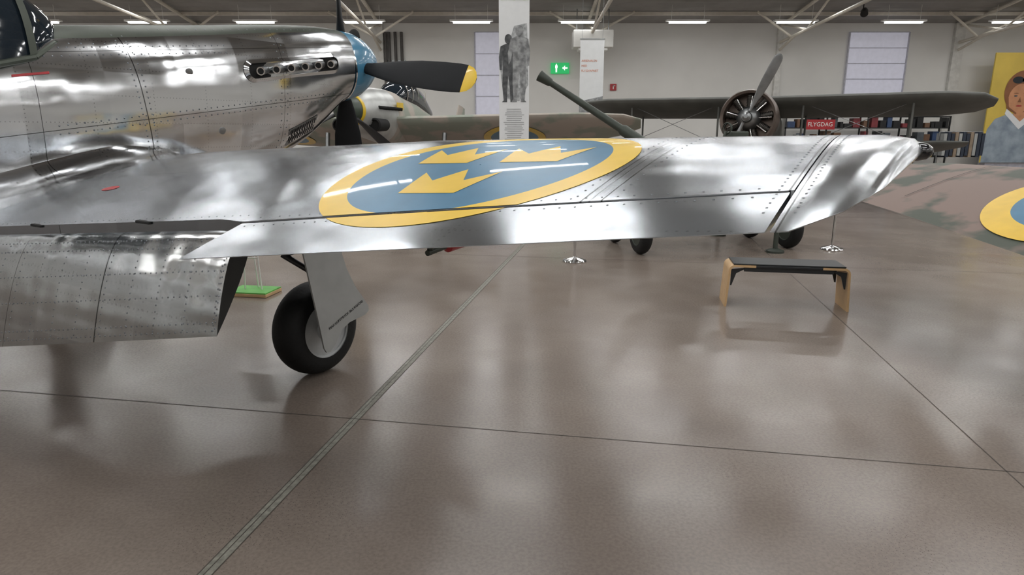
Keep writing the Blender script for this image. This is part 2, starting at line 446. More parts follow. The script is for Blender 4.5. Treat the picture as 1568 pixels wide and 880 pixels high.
for sg, sd in ((1, 'right'), (-1, 'left')):
    vs, fs = [], []; nu, nv = 40, 14
    for i in range(nu+1):
        f = .15-1.95*i/nu
        k = min(1, i/16); k = k*k*(3-2*k)
        hgt = -.04+.25*k; xe = .62+.40*k
        p0 = Vector((.40, f, topz(.5, -f)+hgt)); pc = Vector((.45, f, topz(.55, -f)+.004)); p1 = Vector((xe, f, topz(xe, -f)-.002 if -f > LEc(xe)+.02 else topz(.5, -f)-.05))
        for j in range(nv+1):
            t = j/nv; p = p0*(1-t)**2+pc*2*t*(1-t)+p1*t*t
            p.x *= sg; vs.append(p)
    for i in range(nu):
        for j in range(nv): a = i*(nv+1)+j; fs.append((a, a+1, a+nv+2, a+nv+1))
    mobj('wing_fillet_'+sd, vs, fs, M_fus, AP)

# fuselage
FS = [(1.99, 2.41, 2.772, 2.04, .36), (1.84, 2.40, 2.775, 1.93, .372), (1.62, 2.37, 2.765, 1.74, .39), (1.38, 2.32, 2.74, 1.59, .41), (1.02, 2.24, 2.70, 1.45, .43),
      (.5, 2.12, 2.63, 1.27, .44), (-.3, 1.97, 2.53, 1.08, .45), (-.8, 1.90, 2.47, .98, .45), (-1.5, 1.80, 2.34, .85, .44), (-2.3, 1.66, 2.24, .62, .42),
      (-3.2, 1.5, 2.10, .52, .36), (-4.0, 1.36, 1.92, .58, .28), (-5.2, 1.18, 1.6, .68, .17), (-6.6, 1.0, 1.22, .82, .05)]
def fsec(f):
    F = [(-a[0],)+a[1:] for a in FS]
    return tab(F, -f)
def fsmooth(f):
    r = [fsec(min(1.99, f+o)) for o in (-.14, -.07, 0, .07, .14)] if f < 1.8 else [fsec(f)]
    return tuple(sum(x)/len(r) for x in zip(*r))
def fring(f, n=56, e=.86):
    zw, zt, zb, hw = fsmooth(f); r = []
    for i in range(n):
        t = 2*pi*i/n; c_, s_ = cos(t), sin(t)
        x = hw*math.copysign(abs(c_)**e, c_); z = zw+(zt-zw if s_ > 0 else zw-zb)*math.copysign(abs(s_)**e, s_)
        r.append(Vector((x, f, z)))
    return r
fl_ = frange(1.99, -6.6, 90)
def pk(i, j): return 1 if (8 <= j <= 19 and fl_[i] > -1.0) else 0
loft('fuselage', [fring(f) for f in fl_], None, AP, ang=60, mats=[M_fus, M_olive], pick=pk)
pa = math.radians(8); ax = Vector((0, cos(pa), sin(pa))); so = Vector((0, 2.0, 2.405))
M_spin = mat('spinner_blue', '#457f9f', .25, var=.05, coat=.4)
lathe('spinner', [(.30, -.02), (.362, 0), (.36, .1), (.335, .24), (.285, .36), (.21, .48), (.12, .57), (.05, .61), (0, .62)], so, ax, M_spin, AP, n=56, ang=60)
lathe('backplate_ring', [(.366, -.005), (.366, .012)], so, ax, M_chrome, AP, n=56)
def blade(name, hub, ax, d, R, wid, mats, parent, ytip=.14, b0=55, b1=24, sgn=1):
    ax = Vector(ax).normalized(); d = Vector(d).normalized(); t = ax.cross(d).normalized(); rings = []
    prof = [(.10, .30, .30), (.18, .34, .26), (.28, .62, .14), (.42, .88, .09), (.58, 1., .07), (.75, 1., .055), (.86, .96, .045), (.915, .9, .04), (.92, .89, .04), (.96, .74, .035), (.985, .5, .03), (1., .15, .02)]
    for (q, w, th) in prof:
        be = math.radians(b0+(b1-b0)*q)*sgn; cd = t*cos(be)+ax*sin(be); nd = d.cross(cd)
        n = 16; rings.append([hub+d*(R*q)+cd*(wid/2*w*cos(2*pi*k/n))+nd*(wid/2*th*sin(2*pi*k/n)*1.2) for k in range(n)])
    return loft(name, rings, None, parent, ang=60, mats=mats, pick=lambda i, j: 1 if i >= 8 else 0)
hub = so+ax*.17
M_blade = mat('propeller_black', '#15171a', .6, spec=.25)
upv = Vector((0, -sin(pa), cos(pa))); rt = Vector((1, 0, 0))
for i, ang in enumerate((-7, 83, 173, 263)):
    a = math.radians(ang)
    blade('propeller_blade_%d' % (i+1), hub, ax, rt*cos(a)+upv*sin(a), 1.74, .32, [M_blade, M_yel], AP, sgn=-1, b0=60, b1=30)
def side_x(f, z):
    zw, zt, zb_, hw = fsmooth(f); q = max(-1, min(1, (z-zw)/(zt-zw if z > zw else zw-zb_)))
    return hw*(1-abs(q)**(2/.86))**(.86/2)
def side_n(sg, f, z):
    e = .01; dz = (side_x(f, z+e)-side_x(f, z-e))/(2*e); df = (side_x(f+e, z)-side_x(f-e, z))/(2*e)
    return Vector((sg, -df, -dz)).normalized()
for sg in (1, -1):
    fa, za, fb, zb = .60, 2.235, 1.74, 2.405
    d = Vector((0, fb-fa, zb-za)); Ld = d.length; d.normalize(); w = Vector((0, -d.z, d.y))
    outer, inner = [], []
    N = 48
    for k in range(N):
        t = 2*pi*k/N; rr = .095
        base = Ld/2+(Ld/2-rr)*(1 if cos(t) > 0 else -1)
        for lst, r2, off in ((outer, rr, .004), (inner, rr*.66, .03)):
            p = Vector((0, fa, za))+d*(base+r2*cos(t))+w*(r2*sin(t)); p.x = sg*(side_x(p.y, p.z)+off); lst.append(p)
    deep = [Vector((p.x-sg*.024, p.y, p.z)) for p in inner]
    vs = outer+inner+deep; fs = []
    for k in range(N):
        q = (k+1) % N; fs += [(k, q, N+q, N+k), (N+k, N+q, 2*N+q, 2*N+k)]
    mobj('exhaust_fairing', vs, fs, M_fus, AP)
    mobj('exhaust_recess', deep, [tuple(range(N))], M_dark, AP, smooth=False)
    for k in range(6):
        p = Vector((0, fa, za))+d*(.16+k*.170)
        q = p; x = side_x(p.y, p.z)*sg
        rod('exhaust_stub', (x, q.y+.07, q.z+.012), (x+sg*.085, q.y-.05, q.z-.012), .034, M_steel, AP, n=16)
        lathe('exhaust_lip', [(.036, -.004), (.036, .004), (.026, .004), (.026, -.01)], (x+sg*.086, q.y-.051, q.z-.012), (sg*.57, -.8, -.16), M_chrome, AP, n=16, cap=False)
        rod('exhaust_mouth', (x+sg*.084, q.y-.049, q.z-.012), (x+sg*.0862, q.y-.0516, q.z-.0125), .026, M_dark, AP, n=16)
    zl = lambda f: 1.72+(f-1.2)*.40
    def patch(nm, f0, f1, za_, zb_, m, off):
        mobj(nm, [(sg*(side_x(f0, zl(f0)+za_)+off), f0, zl(f0)+za_), (sg*(side_x(f1, zl(f1)+za_)+off), f1, zl(f1)+za_), (sg*(side_x(f1, zl(f1)+zb_)+off), f1, zl(f1)+zb_), (sg*(side_x(f0, zl(f0)+zb_)+off), f0, zl(f0)+zb_)], [(0, 1, 2, 3)], m, AP, smooth=False)
    patch('louvre_panel', 1.10, 1.47, -.075, .075, M_steel, .006)
    for k in range(10):
        patch('louvre_slot', 1.125+k*.033, 1.145+k*.033, -.058, -.005, M_dark, .009); patch('louvre_slot', 1.125+k*.033, 1.145+k*.033, .008, .058, M_dark, .009)
    mobj('red_stencil', [(sg*(side_x(-1.12, 2.085)+.004), -1.12, 2.085), (sg*(side_x(-.9, 2.12)+.004), -.9, 2.12), (sg*(side_x(-.9, 2.135)+.004), -.9, 2.135), (sg*(side_x(-1.12, 2.10)+.004), -1.12, 2.10)], [(0, 1, 2, 3)], M_red, AP, smooth=False)
    for f, z in ((.35, 1.75), (.1, 2.2)):
        xx = side_x(f, z); lathe('inspection_cover', [(.03, 0), (.03, .004), (.024, .006)], (sg*(xx-.001), f, z), (sg, 0, -.2), M_steel, AP, n=20)
    P = []
    def addr(f, z): P.append(((sg*side_x(f, z), f, z), side_n(sg, f, z)))
    for o in (-.035, .035):
        z = 1.55
        while z < 2.45: addr(-.06-.12*z+o, z); z += .04
        z = 1.6
        while z < 2.6: addr(1.02+o, z); z += .06
        f = -.9
        while f < 1.7: addr(f, 1.87+.13*f+o*.8); f += .055
        f = -.9
        while f < .5: addr(f, 2.36+.11*f+o*.8); f += .055
    f = -.95
    while f < 1.9:
        addr(f, 2.52+.115*f if f > -.3 else 2.40+.09*f); f += .08
    rivet_field('cowling_fasteners', P, .0065, M_riv, AP)
# canopy
CN = [(-.66, .10, 2.44, 2.49), (-.78, .30, 2.33, 2.60), (-.95, .37, 2.22, 2.74), (-1.25, .42, 2.14, 2.90), (-1.7, .43, 2.08, 3.0), (-2.3, .41, 2.0, 2.93), (-2.9, .32, 1.98, 2.66), (-3.3, .16, 2.0, 2.3), (-3.5, .04, 2.02, 2.08)]
def cring(f, hw, zb, zt, g=0.):
    return [Vector(((hw+g)*cos(pi*k/24), f, zb+(zt+g-zb)*sin(pi*k/24)**.9)) for k in range(25)]
loft('canopy', [cring(*c) for c in CN], M_glass, AP, ang=70)
for k in (2, 3):
    f, hw, zb, zt = CN[k]
    loft('canopy_frame', [cring(f+.02, hw, zb, zt, .008), cring(f-.03, hw+.01, zb, zt+.02, .008)], M_olive, AP, cap=False)
for sg in (1, -1):
    P = [(sg*(c[1]+.006), c[0], c[2]) for c in CN[:7]]
    for p, q in zip(P, P[1:]): rod('canopy_sill', p, q, .022, M_olive, AP, n=8)
def slab(name, secs, m, parent):
    rings = []
    for a, b, t in secs:
        a, b, t = Vector(a), Vector(b), Vector(t); n = 14
        top = [a+(b-a)*(1-cos(pi*k/n))/2+t*foil((1-cos(pi*k/n))/2) for k in range(n+1)]
        bot = [a+(b-a)*(1-cos(pi*k/n))/2-t*foil((1-cos(pi*k/n))/2) for k in range(n-1, 0, -1)]
        rings.append(top+bot)
    return loft(name, rings, m, parent, ang=50)
slab('tail_fin', [((0, -5.0, 1.5), (0, -6.9, 1.1), (.06, 0, 0)), ((0, -5.7, 2.1), (0, -6.95, 2.0), (.05, 0, 0)), ((0, -6.1, 2.75), (0, -6.85, 2.65), (.03, 0, 0)), ((0, -6.3, 2.85), (0, -6.7, 2.8), (.01, 0, 0))], M_fus, AP)
for sg in (1, -1):
    slab('tailplane', [((0, -5.2, 1.4), (0, -6.5, 1.15), (0, 0, .06)), ((sg*1.9, -5.5, 1.4), (sg*1.9, -6.3, 1.25), (0, 0, .03)), ((sg*2.0, -5.7, 1.38), (sg*2.0, -6.2, 1.28), (0, 0, .01))], M_wing, AP)
# landing gear
def tyre(parent, c, R, w, m=M_black):
    pr = []
    for k in range(25):
        t = pi*k/24
        pr.append((R*.60+R*.40*sin(t)**.6 if 0 < k < 24 else R*.60, -w/2*cos(t)))
    lathe('tyre', pr, c, (1, 0, 0), m, parent, n=56, ang=60, cap=False)
def wheel(parent, c, R, w, m_rim=None, out=1):
    m_rim = m_rim or M_rim
    tyre(parent, c, R, w); cx = Vector(c)
    for s, nm in ((-1, 'rim_inner'), (1, 'rim_outer')):
        lathe(nm, [(R*.66, w*.40), (R*.63, w*.47), (R*.57, w*.45), (R*.53, w*.30), (R*.24, w*.36), (R*.18, w*.50), (0, w*.52)], cx, (s, 0, 0), m_rim, parent, n=40)
    for k in range(10):
        t = 2*pi*k/10; p = cx+Vector((w*.325, R*.42*cos(t), R*.42*sin(t)))
        lathe('rim_hole', [(R*.075, 0), (R*.075, w*.04)], p, (1, 0, 0), M_dark, parent, n=14)
for sg in (1, -1):
    wheel(AP, (1.80*sg, 0, .345), .345, .25)
    sx = sg*1.97
    rod('gear_strut', (sx, -.10, 1.42), (sx, -.01, .55), .055, M_grey, AP); rod('gear_oleo', (sx, -.01, .55), (sx, 0, .34), .038, M_chrome, AP)
    rod('axle', (sx, 0, .345), (sg*1.78, 0, .345), .04, M_steel, AP)
    rod('brace', (sx, -.06, 1.15), (sg*1.45, -.15, 1.38), .028, M_blackp, AP); rod('brace', (sx, -.02, .92), (sg*1.62, -.30, 1.40), .022, M_blackp, AP)
    rod('torque_link', (sx-sg*.02, -.06, .98), (sx-sg*.2, -.22, .92), .022, M_blackp, AP); rod('torque_link', (sx-sg*.2, -.22, .92), (sx-sg*.02, -.1, .78), .022, M_blackp, AP)
    rod('torque_link', (sx-sg*.02, -.2, 1.0), (sx-sg*.28, -.34, .96), .018, M_steel, AP)
    rod('brake_line', (sx-sg*.05, -.12, 1.2), (sx-sg*.05, -.09, .5), .008, M_dark, AP)
    pts = [(-.36, 1.36), (-.28, .957), (-.215, .60), (-.16, .27), (-.14, .235), (-.11, .232), (-.05, .28), (.0, .36), (.09, .40), (.25, .42), (.288, .445), (.285, .48), (.16, .66), (.09, .80), (.058, .903), (.02, 1.12), (-.01, 1.36)]
    prism('gear_door', [(sx+sg*.075, f, z) for f, z in pts], (sg*.014, 0, 0), M_grey, AP)
wheel(AP, (0, -5.6, .16), .16, .12)
rod('tail_strut', (0, -5.4, .8), (.09, -5.6, .16), .03, M_steel, AP)
def text(name, body, size, loc, rot, m, parent=None, align='CENTER'):
    cu = bpy.data.curves.new(name, 'FONT'); cu.body = body; cu.size = size; cu.extrude = .0008; cu.align_x = align; cu.align_y = 'CENTER'
    cu.materials.append(m); o = bpy.data.objects.new(name, cu); sc.collection.objects.link(o)
    o.location = loc; o.rotation_euler = rot
    if parent: o.parent = parent
    return o
text('door_stencil', 'MAX LUFTTRYCK 36,5 KG/CM2', .026, (2.062, .06, .465), (0, 0, 0), M_blackp, AP).rotation_euler = Matrix(((0, 0, 1), (.93, -.36, 0), (.36, .93, 0))).to_euler()
rod('pitot_mast', (3.70, -.95, 1.52), (3.70, -.98, 1.25), .014, M_green, AP); rod('pitot_tube', (3.70, -1.0, 1.24), (3.70, -.78, 1.26), .013, M_green, AP)
lathe('pitot_cover', [(.01, 0), (.03, .02), (.032, .14), (.02, .19)], (3.70, -.88, 1.25), (0, 1, .08), M_red, AP, n=20)
lathe('navigation_light', [(.03, -.03), (.032, 0), (.027, .025), (.015, .04), (0, .045)], (5.435, -.53, 1.682), (1, .15, 0), mat('dark_lens', '#15171a', .08, coat=1.), AP, n=20)
for s in (1.9, 2.75): box('hinge_slot', (s, -ch(s)+.012, topz(s, ch(s))+.001), (.10, .022, .012), M_dark, AP, bev=.003)

# ================================================================ background fighter
M_camo = mat('camouflage_paint', '#959b8f', .55, col2='#b3aaa0', scale=1.4, nlo=.46, nhi=.54)
M_silver = mat('silver_cowling', '#c0c2c0', .35, .5, scale=3)
B2 = empty('fighter_airplane', (-2.7, 14.9, 0), math.radians(168.5))
def ell(f, zc, hz, hw, n=32): return [Vector((hw*cos(2*pi*k/n), f, zc+hz*sin(2*pi*k/n))) for k in range(n)]
fr = [(2.0, 2.12, .30, .28), (1.8, 2.12, .40, .36), (1.3, 2.1, .50, .42), (.6, 2.05, .56, .45), (.1, 2.0, .58, .46), (-1., 1.9, .55, .45), (-2.2, 1.75, .45, .38), (-4, 1.5, .3, .25), (-6., 1.25, .15, .08)]
loft('fuselage', [ell(*a) for a in fr], None, B2, ang=60, mats=[M_silver, M_camo], pick=lambda i, j: 0 if i < 3 else 1)
lathe('spinner', [(.28, 0), (.27, .12), (.20, .32), (.1, .46), (0, .5)], (0, 2.0, 2.12), (0, 1, .1), mat('spinner_green', '#39443a', .4), B2)
lathe('nose_band', [(.30, 0), (.31, .05), (.29, .1)], (0, 1.93, 2.12), (0, 1, .05), M_yel, B2)
for k in range(3):
    a = math.radians(100+120*k); blade('propeller_blade', Vector((0, 2.15, 2.13)), (0, 1, .1), (cos(a), 0, sin(a)), 1.45, .24, [M_blackp, M_blackp], B2)
for sg in (1, -1):
    lathe('cowl_intake', [(.12, -.5), (.13, 0), (.10, .02), (.09, -.03)], (sg*.38, 1.75, 1.86), (0, 1, 0), M_dark, B2, n=24)
    for k in range(6): rod('exhaust_stub', (sg*.36, 1.5-.17*k, 2.2), (sg*.52, 1.42-.17*k, 2.18), .035, M_dark, B2, n=10)
    box('yellow_panel', (sg*.462, .55, 2.25), (.02, .35, .14), M_yel, B2, bev=.005)
    slab('wing', [((0, .75, 1.98), (0, -1.5, 1.22), (0, 0, .16)), ((sg*4.2, .45, 2.08), (sg*4.2, -1.05, 1.48), (0, 0, .10)), ((sg*5.1, .25, 2.06), (sg*5.1, -.8, 1.66), (0, 0, .07)), ((sg*5.45, 0, 1.98), (sg*5.45, -.5, 1.80), (0, 0, .03))], M_camo, B2)
    slab('tailplane', [((0, -4.9, 1.5), (0, -6., 1.4), (0, 0, .05)), ((sg*1.7, -5.2, 1.5), (sg*1.7, -5.8, 1.42), (0, 0, .03))], M_camo, B2)
    wheel(B2, (sg*1.2, .6, .33), .33, .2)
    rod('gear_strut', (sg*1.3, .6, .33), (sg*1.35, .3, 1.7), .05, M_steel, B2)
    def lowz(s, f):
        k = s/4.2; a = Vector((s, .75-.30*k, 1.98+.10*k)); b = Vector((s, -1.5+.45*k, 1.22+.26*k)); t = .16-.06*k
        u = (f-a.y)/(b.y-a.y); return a.z+(b.z-a.z)*u-t*foil(u)
    for nm, r0, r1, mm in (('roundel_blue', .01, .52, M_blue), ('roundel_ring', .52, .68, M_yel)):
        vs, fs = [], []; n = 48; nr = 8
        for i in range(nr+1):
            r = r0+(r1-r0)*i/nr
            for k in range(n):
                x = 2.75+r*cos(2*pi*k/n); f = -.33+r*sin(2*pi*k/n); vs.append((sg*x, f, lowz(x, f)-.014))
        for i in range(nr):
            for k in range(n): fs.append((i*n+k, i*n+(k+1) % n, (i+1)*n+(k+1) % n, (i+1)*n+k))
        mobj(nm, vs, fs, mm, B2)
loft('canopy', [ell(.1, 2.45, .1, .25), ell(-.3, 2.55, .30, .32), ell(-.9, 2.52, .38, .33), ell(-1.6, 2.4, .33, .30), ell(-2.4, 2.15, .2, .2)], M_glass, B2, ang=60)
for f, hz in ((-.3, .305), (-.65, .35), (-1.0, .385), (-1.5, .345)): loft('canopy_frame', [ell(f, 2.54, hz, .33), ell(f-.04, 2.54, hz, .33)], M_camo, B2, cap=False)
slab('tail_fin', [((0, -4.7, 1.6), (0, -6.1, 1.3), (.05, 0, 0)), ((0, -5.5, 2.5), (0, -6.2, 2.4), (.03, 0, 0))], M_camo, B2)
wheel(B2, (0, -5.4, .14), .14, .1); rod('tail_strut', (0, -5.2, 1.2), (.06, -5.4, .14), .03, M_steel, B2)

# ================================================================ biplane with radial engine
M_bip = mat('biplane_fabric', '#5e5f5b', .6, var=.15, scale=2)
M_eng = mat('engine_metal', '#4a4743', .4, .7); M_cowl = mat('cowl_ring', '#6b5f57', .35, .6)
B3 = empty('biplane', (6.4, 17.3, 0), math.radians(152))
fr = [(1.7, 2.0, .56, .56), (1.2, 2.0, .58, .56), (.4, 1.95, .58, .5), (-.8, 1.85, .52, .42), (-3, 1.5, .35, .25), (-5.3, 1.15, .15, .08)]
loft('fuselage', [ell(*a) for a in fr], M_bip, B3, ang=60)
lathe('cowl_ring', [(.60, 0), (.64, .06), (.64, .40), (.60, .50), (.55, .46), (.55, .05)], (0, 1.75, 2.0), (0, 1, .08), M_cowl, B3, n=48)
lathe('crankcase', [(.26, 0), (.27, .3), (.2, .45), (.12, .52), (.1, .62), (0, .64)], (0, 1.8, 2.0), (0, 1, .08), M_steel, B3)
for k in range(9):
    t = 2*pi*k/9+.17; d = Vector((cos(t), 0, sin(t))); o = Vector((0, 2.02, 2.02))
    pr = []
    for q in range(9): pr += [(.085, .22+q*.034), (.085, .232+q*.034), (.065, .234+q*.034), (.065, .252+q*.034)]
    lathe('cylinder_fins', pr, o, d, M_eng, B3, n=16)
    tt = t+.12; d2 = Vector((cos(tt), 0, sin(tt))); rod('pushrod', o+Vector((0, .12, 0))+d2*.2, o+Vector((0, .1, 0))+d2*.5, .016, M_chrome, B3, n=8)
for s in (1, -1):
    blade('propeller_blade', Vector((0, 2.40, 2.05)), (0, 1, .08), Vector((-.42, 0, .91))*s, 1.45, .22, [M_steel, M_steel], B3, b0=45, b1=20)
lathe('hub', [(.09, 0), (.09, .12), (.04, .16)], (0, 2.34, 2.05), (0, 1, .08), M_steel, B3)
for sg in (1, -1):
    slab('upper_wing', [((0, .75, 2.52), (0, -.95, 2.06), (0, 0, .12)), ((sg*3.9, .75, 2.55), (sg*3.9, -.95, 2.09), (0, 0, .12)), ((sg*4.6, .55, 2.52), (sg*4.6, -.75, 2.17), (0, 0, .09)), ((sg*4.9, .15, 2.43), (sg*4.9, -.4, 2.28), (0, 0, .03))], M_bip, B3)
    slab('lower_wing', [((0, .4, 1.35), (0, -1.1, 1.05), (0, 0, .09)), ((sg*3.9, .4, 1.5), (sg*3.9, -1., 1.22), (0, 0, .08)), ((sg*4.5, 0, 1.5), (sg*4.5, -.6, 1.38), (0, 0, .03))], M_bip, B3)
    for s in (1.0, 3.3):
        for f in (.45, -.6): rod('interplane_strut', (sg*s, f, 1.38), (sg*s, f, 2.36 if f > 0 else 2.2), .025, M_bip, B3)
    rod('rigging', (sg*1., .4, 1.4), (sg*3.3, .4, 2.4), .008, M_steel, B3, n=6); rod('rigging', (sg*3.3, .4, 1.45), (sg*1., .4, 2.4), .008, M_steel, B3, n=6)
    wheel(B3, (sg*.95, .9, .36), .36, .18); rod('gear_leg', (sg*.9, .9, .36), (sg*.35, .7, 1.5), .04, M_bip, B3)
    slab('tailplane', [((0, -4.3, 1.35), (0, -5.3, 1.2), (0, 0, .05)), ((sg*1.5, -4.5, 1.35), (sg*1.5, -5.2, 1.25), (0, 0, .03))], M_bip, B3)
slab('tail_fin', [((0, -4.2, 1.4), (0, -5.5, 1.1), (.05, 0, 0)), ((0, -4.8, 2.2), (0, -5.5, 2.1), (.03, 0, 0))], M_bip, B3)
wheel(B3, (0, -4.9, .15), .15, .1); rod('tail_strut', (0, -4.8, 1.1), (.05, -4.9, .15), .03, M_steel, B3)

# ================================================================ camouflaged wing aircraft at right
M_camo2 = mat('brown_camouflage', '#464c42', .55, col2='#7c6a62', scale=2.0, nlo=.45, nhi=.54, spec=.35)
B4 = empty('fighter_airplane', (7.0, .2, 0), math.radians(-80))
def w4(x, y, z):
    v = Matrix.Rotation(math.radians(80), 3, 'Z') @ Vector((x-7.0, y-.2, 0)); return Vector((v.x, v.y, z))
secs = [((4.95, .2, .98), (3.35, .2, .62), .13), ((4.88, 3.6, 1.28), (3.36, 3.9, .93), .10), ((4.72, 5.6, 1.40), (3.28, 5.5, 1.07), .075), ((4.55, 6.9, 1.41), (3.22, 6.25, 1.13), .05), ((4.3, 7.3, 1.39), (3.5, 6.85, 1.22), .03), ((4.1, 7.4, 1.37), (3.8, 7.2, 1.31), .01)]
slab('wing', [(w4(*a), w4(*b), (0, 0, t)) for a, b, t in secs], M_camo2, B4)
slab('wing_far', [(w4(4.95, .2, .98), w4(3.35, .2, .62), (0, 0, .13)), (w4(4.7, -6, 1.4), w4(3.4, -5.8, 1.05), (0, 0, .07)), (w4(4.2, -6.4, 1.4), w4(3.8, -6.3, 1.25), (0, 0, .02))], M_camo2, B4)
def w4surf(x, y):
    for i in range(len(secs)-1):
        (a, b, t), (a2, b2, t2) = secs[i], secs[i+1]
        def ey(k):
            A_ = Vector(a).lerp(Vector(a2), k); B_ = Vector(b).lerp(Vector(b2), k); u = (x-A_.x)/(B_.x-A_.x)
            return A_.y+(B_.y-A_.y)*u-y, A_, B_, u
        if ey(0)[0] <= 0 <= ey(1)[0]:
            lo, hi = 0., 1.
            for _ in range(30):
                mid = (lo+hi)/2
                if ey(mid)[0] < 0: lo = mid
                else: hi = mid
            _, A_, B_, u = ey(lo); tt = t+(t2-t)*lo
            return A_.z+(B_.z-A_.z)*u+tt*foil(u)
    return 1.2
def ring4(nm, r0, r1, m, off):
    n = 80; nr = 12; vs, fs = [], []
    for i in range(nr+1):
        r = r0+(r1-r0)*i/nr
        for k in range(n):
            x = 4.14+r*cos(2*pi*k/n); y = 4.55+r*sin(2*pi*k/n); vs.append(w4(x, y, w4surf(x, y)+off))
    for i in range(nr):
        for k in range(n): fs.append((i*n+k, i*n+(k+1) % n, (i+1)*n+(k+1) % n, (i+1)*n+k))
    mobj(nm, vs, fs, m, B4)
ring4('roundel_blue', .01, .53, M_blue, .009); ring4('roundel_ring', .53, .71, M_yel, .009)
def seam(nm, pts, wd, m):
    vs, fs = [], []
    for i, (x, y) in enumerate(pts):
        q = pts[min(i+1, len(pts)-1)]; p_ = pts[max(i-1, 0)]
        t = Vector((q[0]-p_[0], q[1]-p_[1])).normalized(); nx_, ny_ = -t.y*wd/2, t.x*wd/2
        for s in (1, -1):
            xx, yy = x+s*nx_, y+s*ny_; vs.append(w4(xx, yy, w4surf(xx, yy)+.012))
    for i in range(len(pts)-1): fs.append((2*i, 2*i+1, 2*i+3, 2*i+2))
    mobj(nm, vs, fs, m, B4)
seam('chord_joint', [(3.50+.09*k, 5.85+.03*k) for k in range(12)], .008, M_dark)
fr = [(3.6, 1.9, .3, .3), (3.2, 1.88, .45, .42), (1.5, 1.75, .55, .45), (-1, 1.6, .55, .45), (-3, 1.35, .4, .3), (-4.2, 1.2, .2, .12)]
ro = w4(4.2, .2, 0)
loft('fuselage', [[p+Vector((ro.x, -1.0, -.35)) for p in ell(*a)] for a in fr], M_camo2, B4, ang=60)
for dx in (-1.2, 1.2):
    wheel(B4, (ro.x+dx, -1.6, .33), .33, .2); rod('gear_leg', (ro.x+dx, -1.6, .33), (ro.x+dx, -1.7, 1.0), .05, M_steel, B4)
slab('tail_fin', [((ro.x, -4.3, .9), (ro.x, -5.3, .8), (.05, 0, 0)), ((ro.x, -4.7, 1.9), (ro.x, -5.3, 1.9), (.03, 0, 0))], M_camo2, B4)

# ================================================================ anti-aircraft gun
G = empty('antiaircraft_gun', (3.0, 10.1, 0), math.radians(12))
for dx in (-1.25, 1.15):
    for dy in (-.45, .6): wheel(G, (dx, dy, .31), .31, .17, M_green)
    box('axle_beam', (dx, .08, .42), (.1, 1.0, .1), M_green, G, bev=.01)
box('chassis_beam', (0, .08, .5), (3.2, .26, .16), M_green, G, bev=.02)
for dy in (-.75, .9):
    box('outrigger', (.55, dy*.6, .46), (.14, abs(dy), .1), M_green, G, bev=.01)
    rod('jack', (.75, dy, .5), (.75, dy, .04), .035, M_green, G); lathe('foot', [(.13, 0), (.13, .03), (.05, .06)], (.75, dy, 0), (0, 0, 1), M_green, G)
lathe('turntable', [(.45, 0), (.45, .08), (.3, .12), (.3, .3)], (-.3, .08, .58), (0, 0, 1), M_green, G)
for dy in (-.2, .36): prism('trunnion_plate', [(-.7, dy, .85), (.2, dy, .85), (-.2, dy, 1.55), (-.5, dy, 1.55)], (0, .04, 0), M_green, G)
bd = (Vector((-2.52, .85, 2.60))-Vector((-.55, .10, 1.28))); bd.normalize(); p0 = Vector((-.55, .10, 1.28))
lathe('barrel', [(.11, -.5), (.12, 0), (.12, .35), (.085, .4), (.085, .9), (.06, .95), (.046, 2.1), (.046, 2.2), (.06, 2.22), (.085, 2.42), (.07, 2.425), (.04, 2.3)], p0, bd, M_green, G, n=24)
box('breech', (-.15, .02, 1.15), (.6, .26, .3), M_green, G, bev=.02, ry=math.radians(33))
rod('recuperator', p0+Vector((0, 0, -.12)), p0+bd*.8+Vector((0, 0, -.12)), .05, M_green, G)
box('loader_tray', (-.05, .08, 1.5), (.2, .16, .28), M_green, G, bev=.02)
for dx, dy in ((-.1, -.5), (.25, .65)):
    rod('seat_post', (dx, dy, .6), (dx, dy, 1.0), .03, M_green, G); lathe('seat_pan', [(.05, 0), (.17, .02), (.18, .06), (.17, .04)], (dx, dy, 1.0), (0, 0, 1), M_green, G)
    rod('sight_arm', (dx, dy*.5, 1.2), (dx+.2, dy*.5, 1.74), .02, M_green, G)
    lathe('sight_ring', [(.08, 0), (.09, .01), (.08, .02), (.07, .01)], (dx+.2, dy*.5, 1.78), (1, .3, 0), M_green, G, cap=False)
box('sight_box', (.5, .1, 1.68), (.3, .14, .12), M_green, G, bev=.02); rod('sight_post', (.5, .1, .58), (.5, .1, 1.66), .03, M_green, G)
rod('handwheel_axle', (.1, -.45, 1.1), (.1, -.2, 1.1), .02, M_green, G); lathe('handwheel', [(.14, 0), (.155, .015), (.14, .03), (.125, .015)], (.1, -.46, 1.1), (0, 1, 0), M_green, G, cap=False)

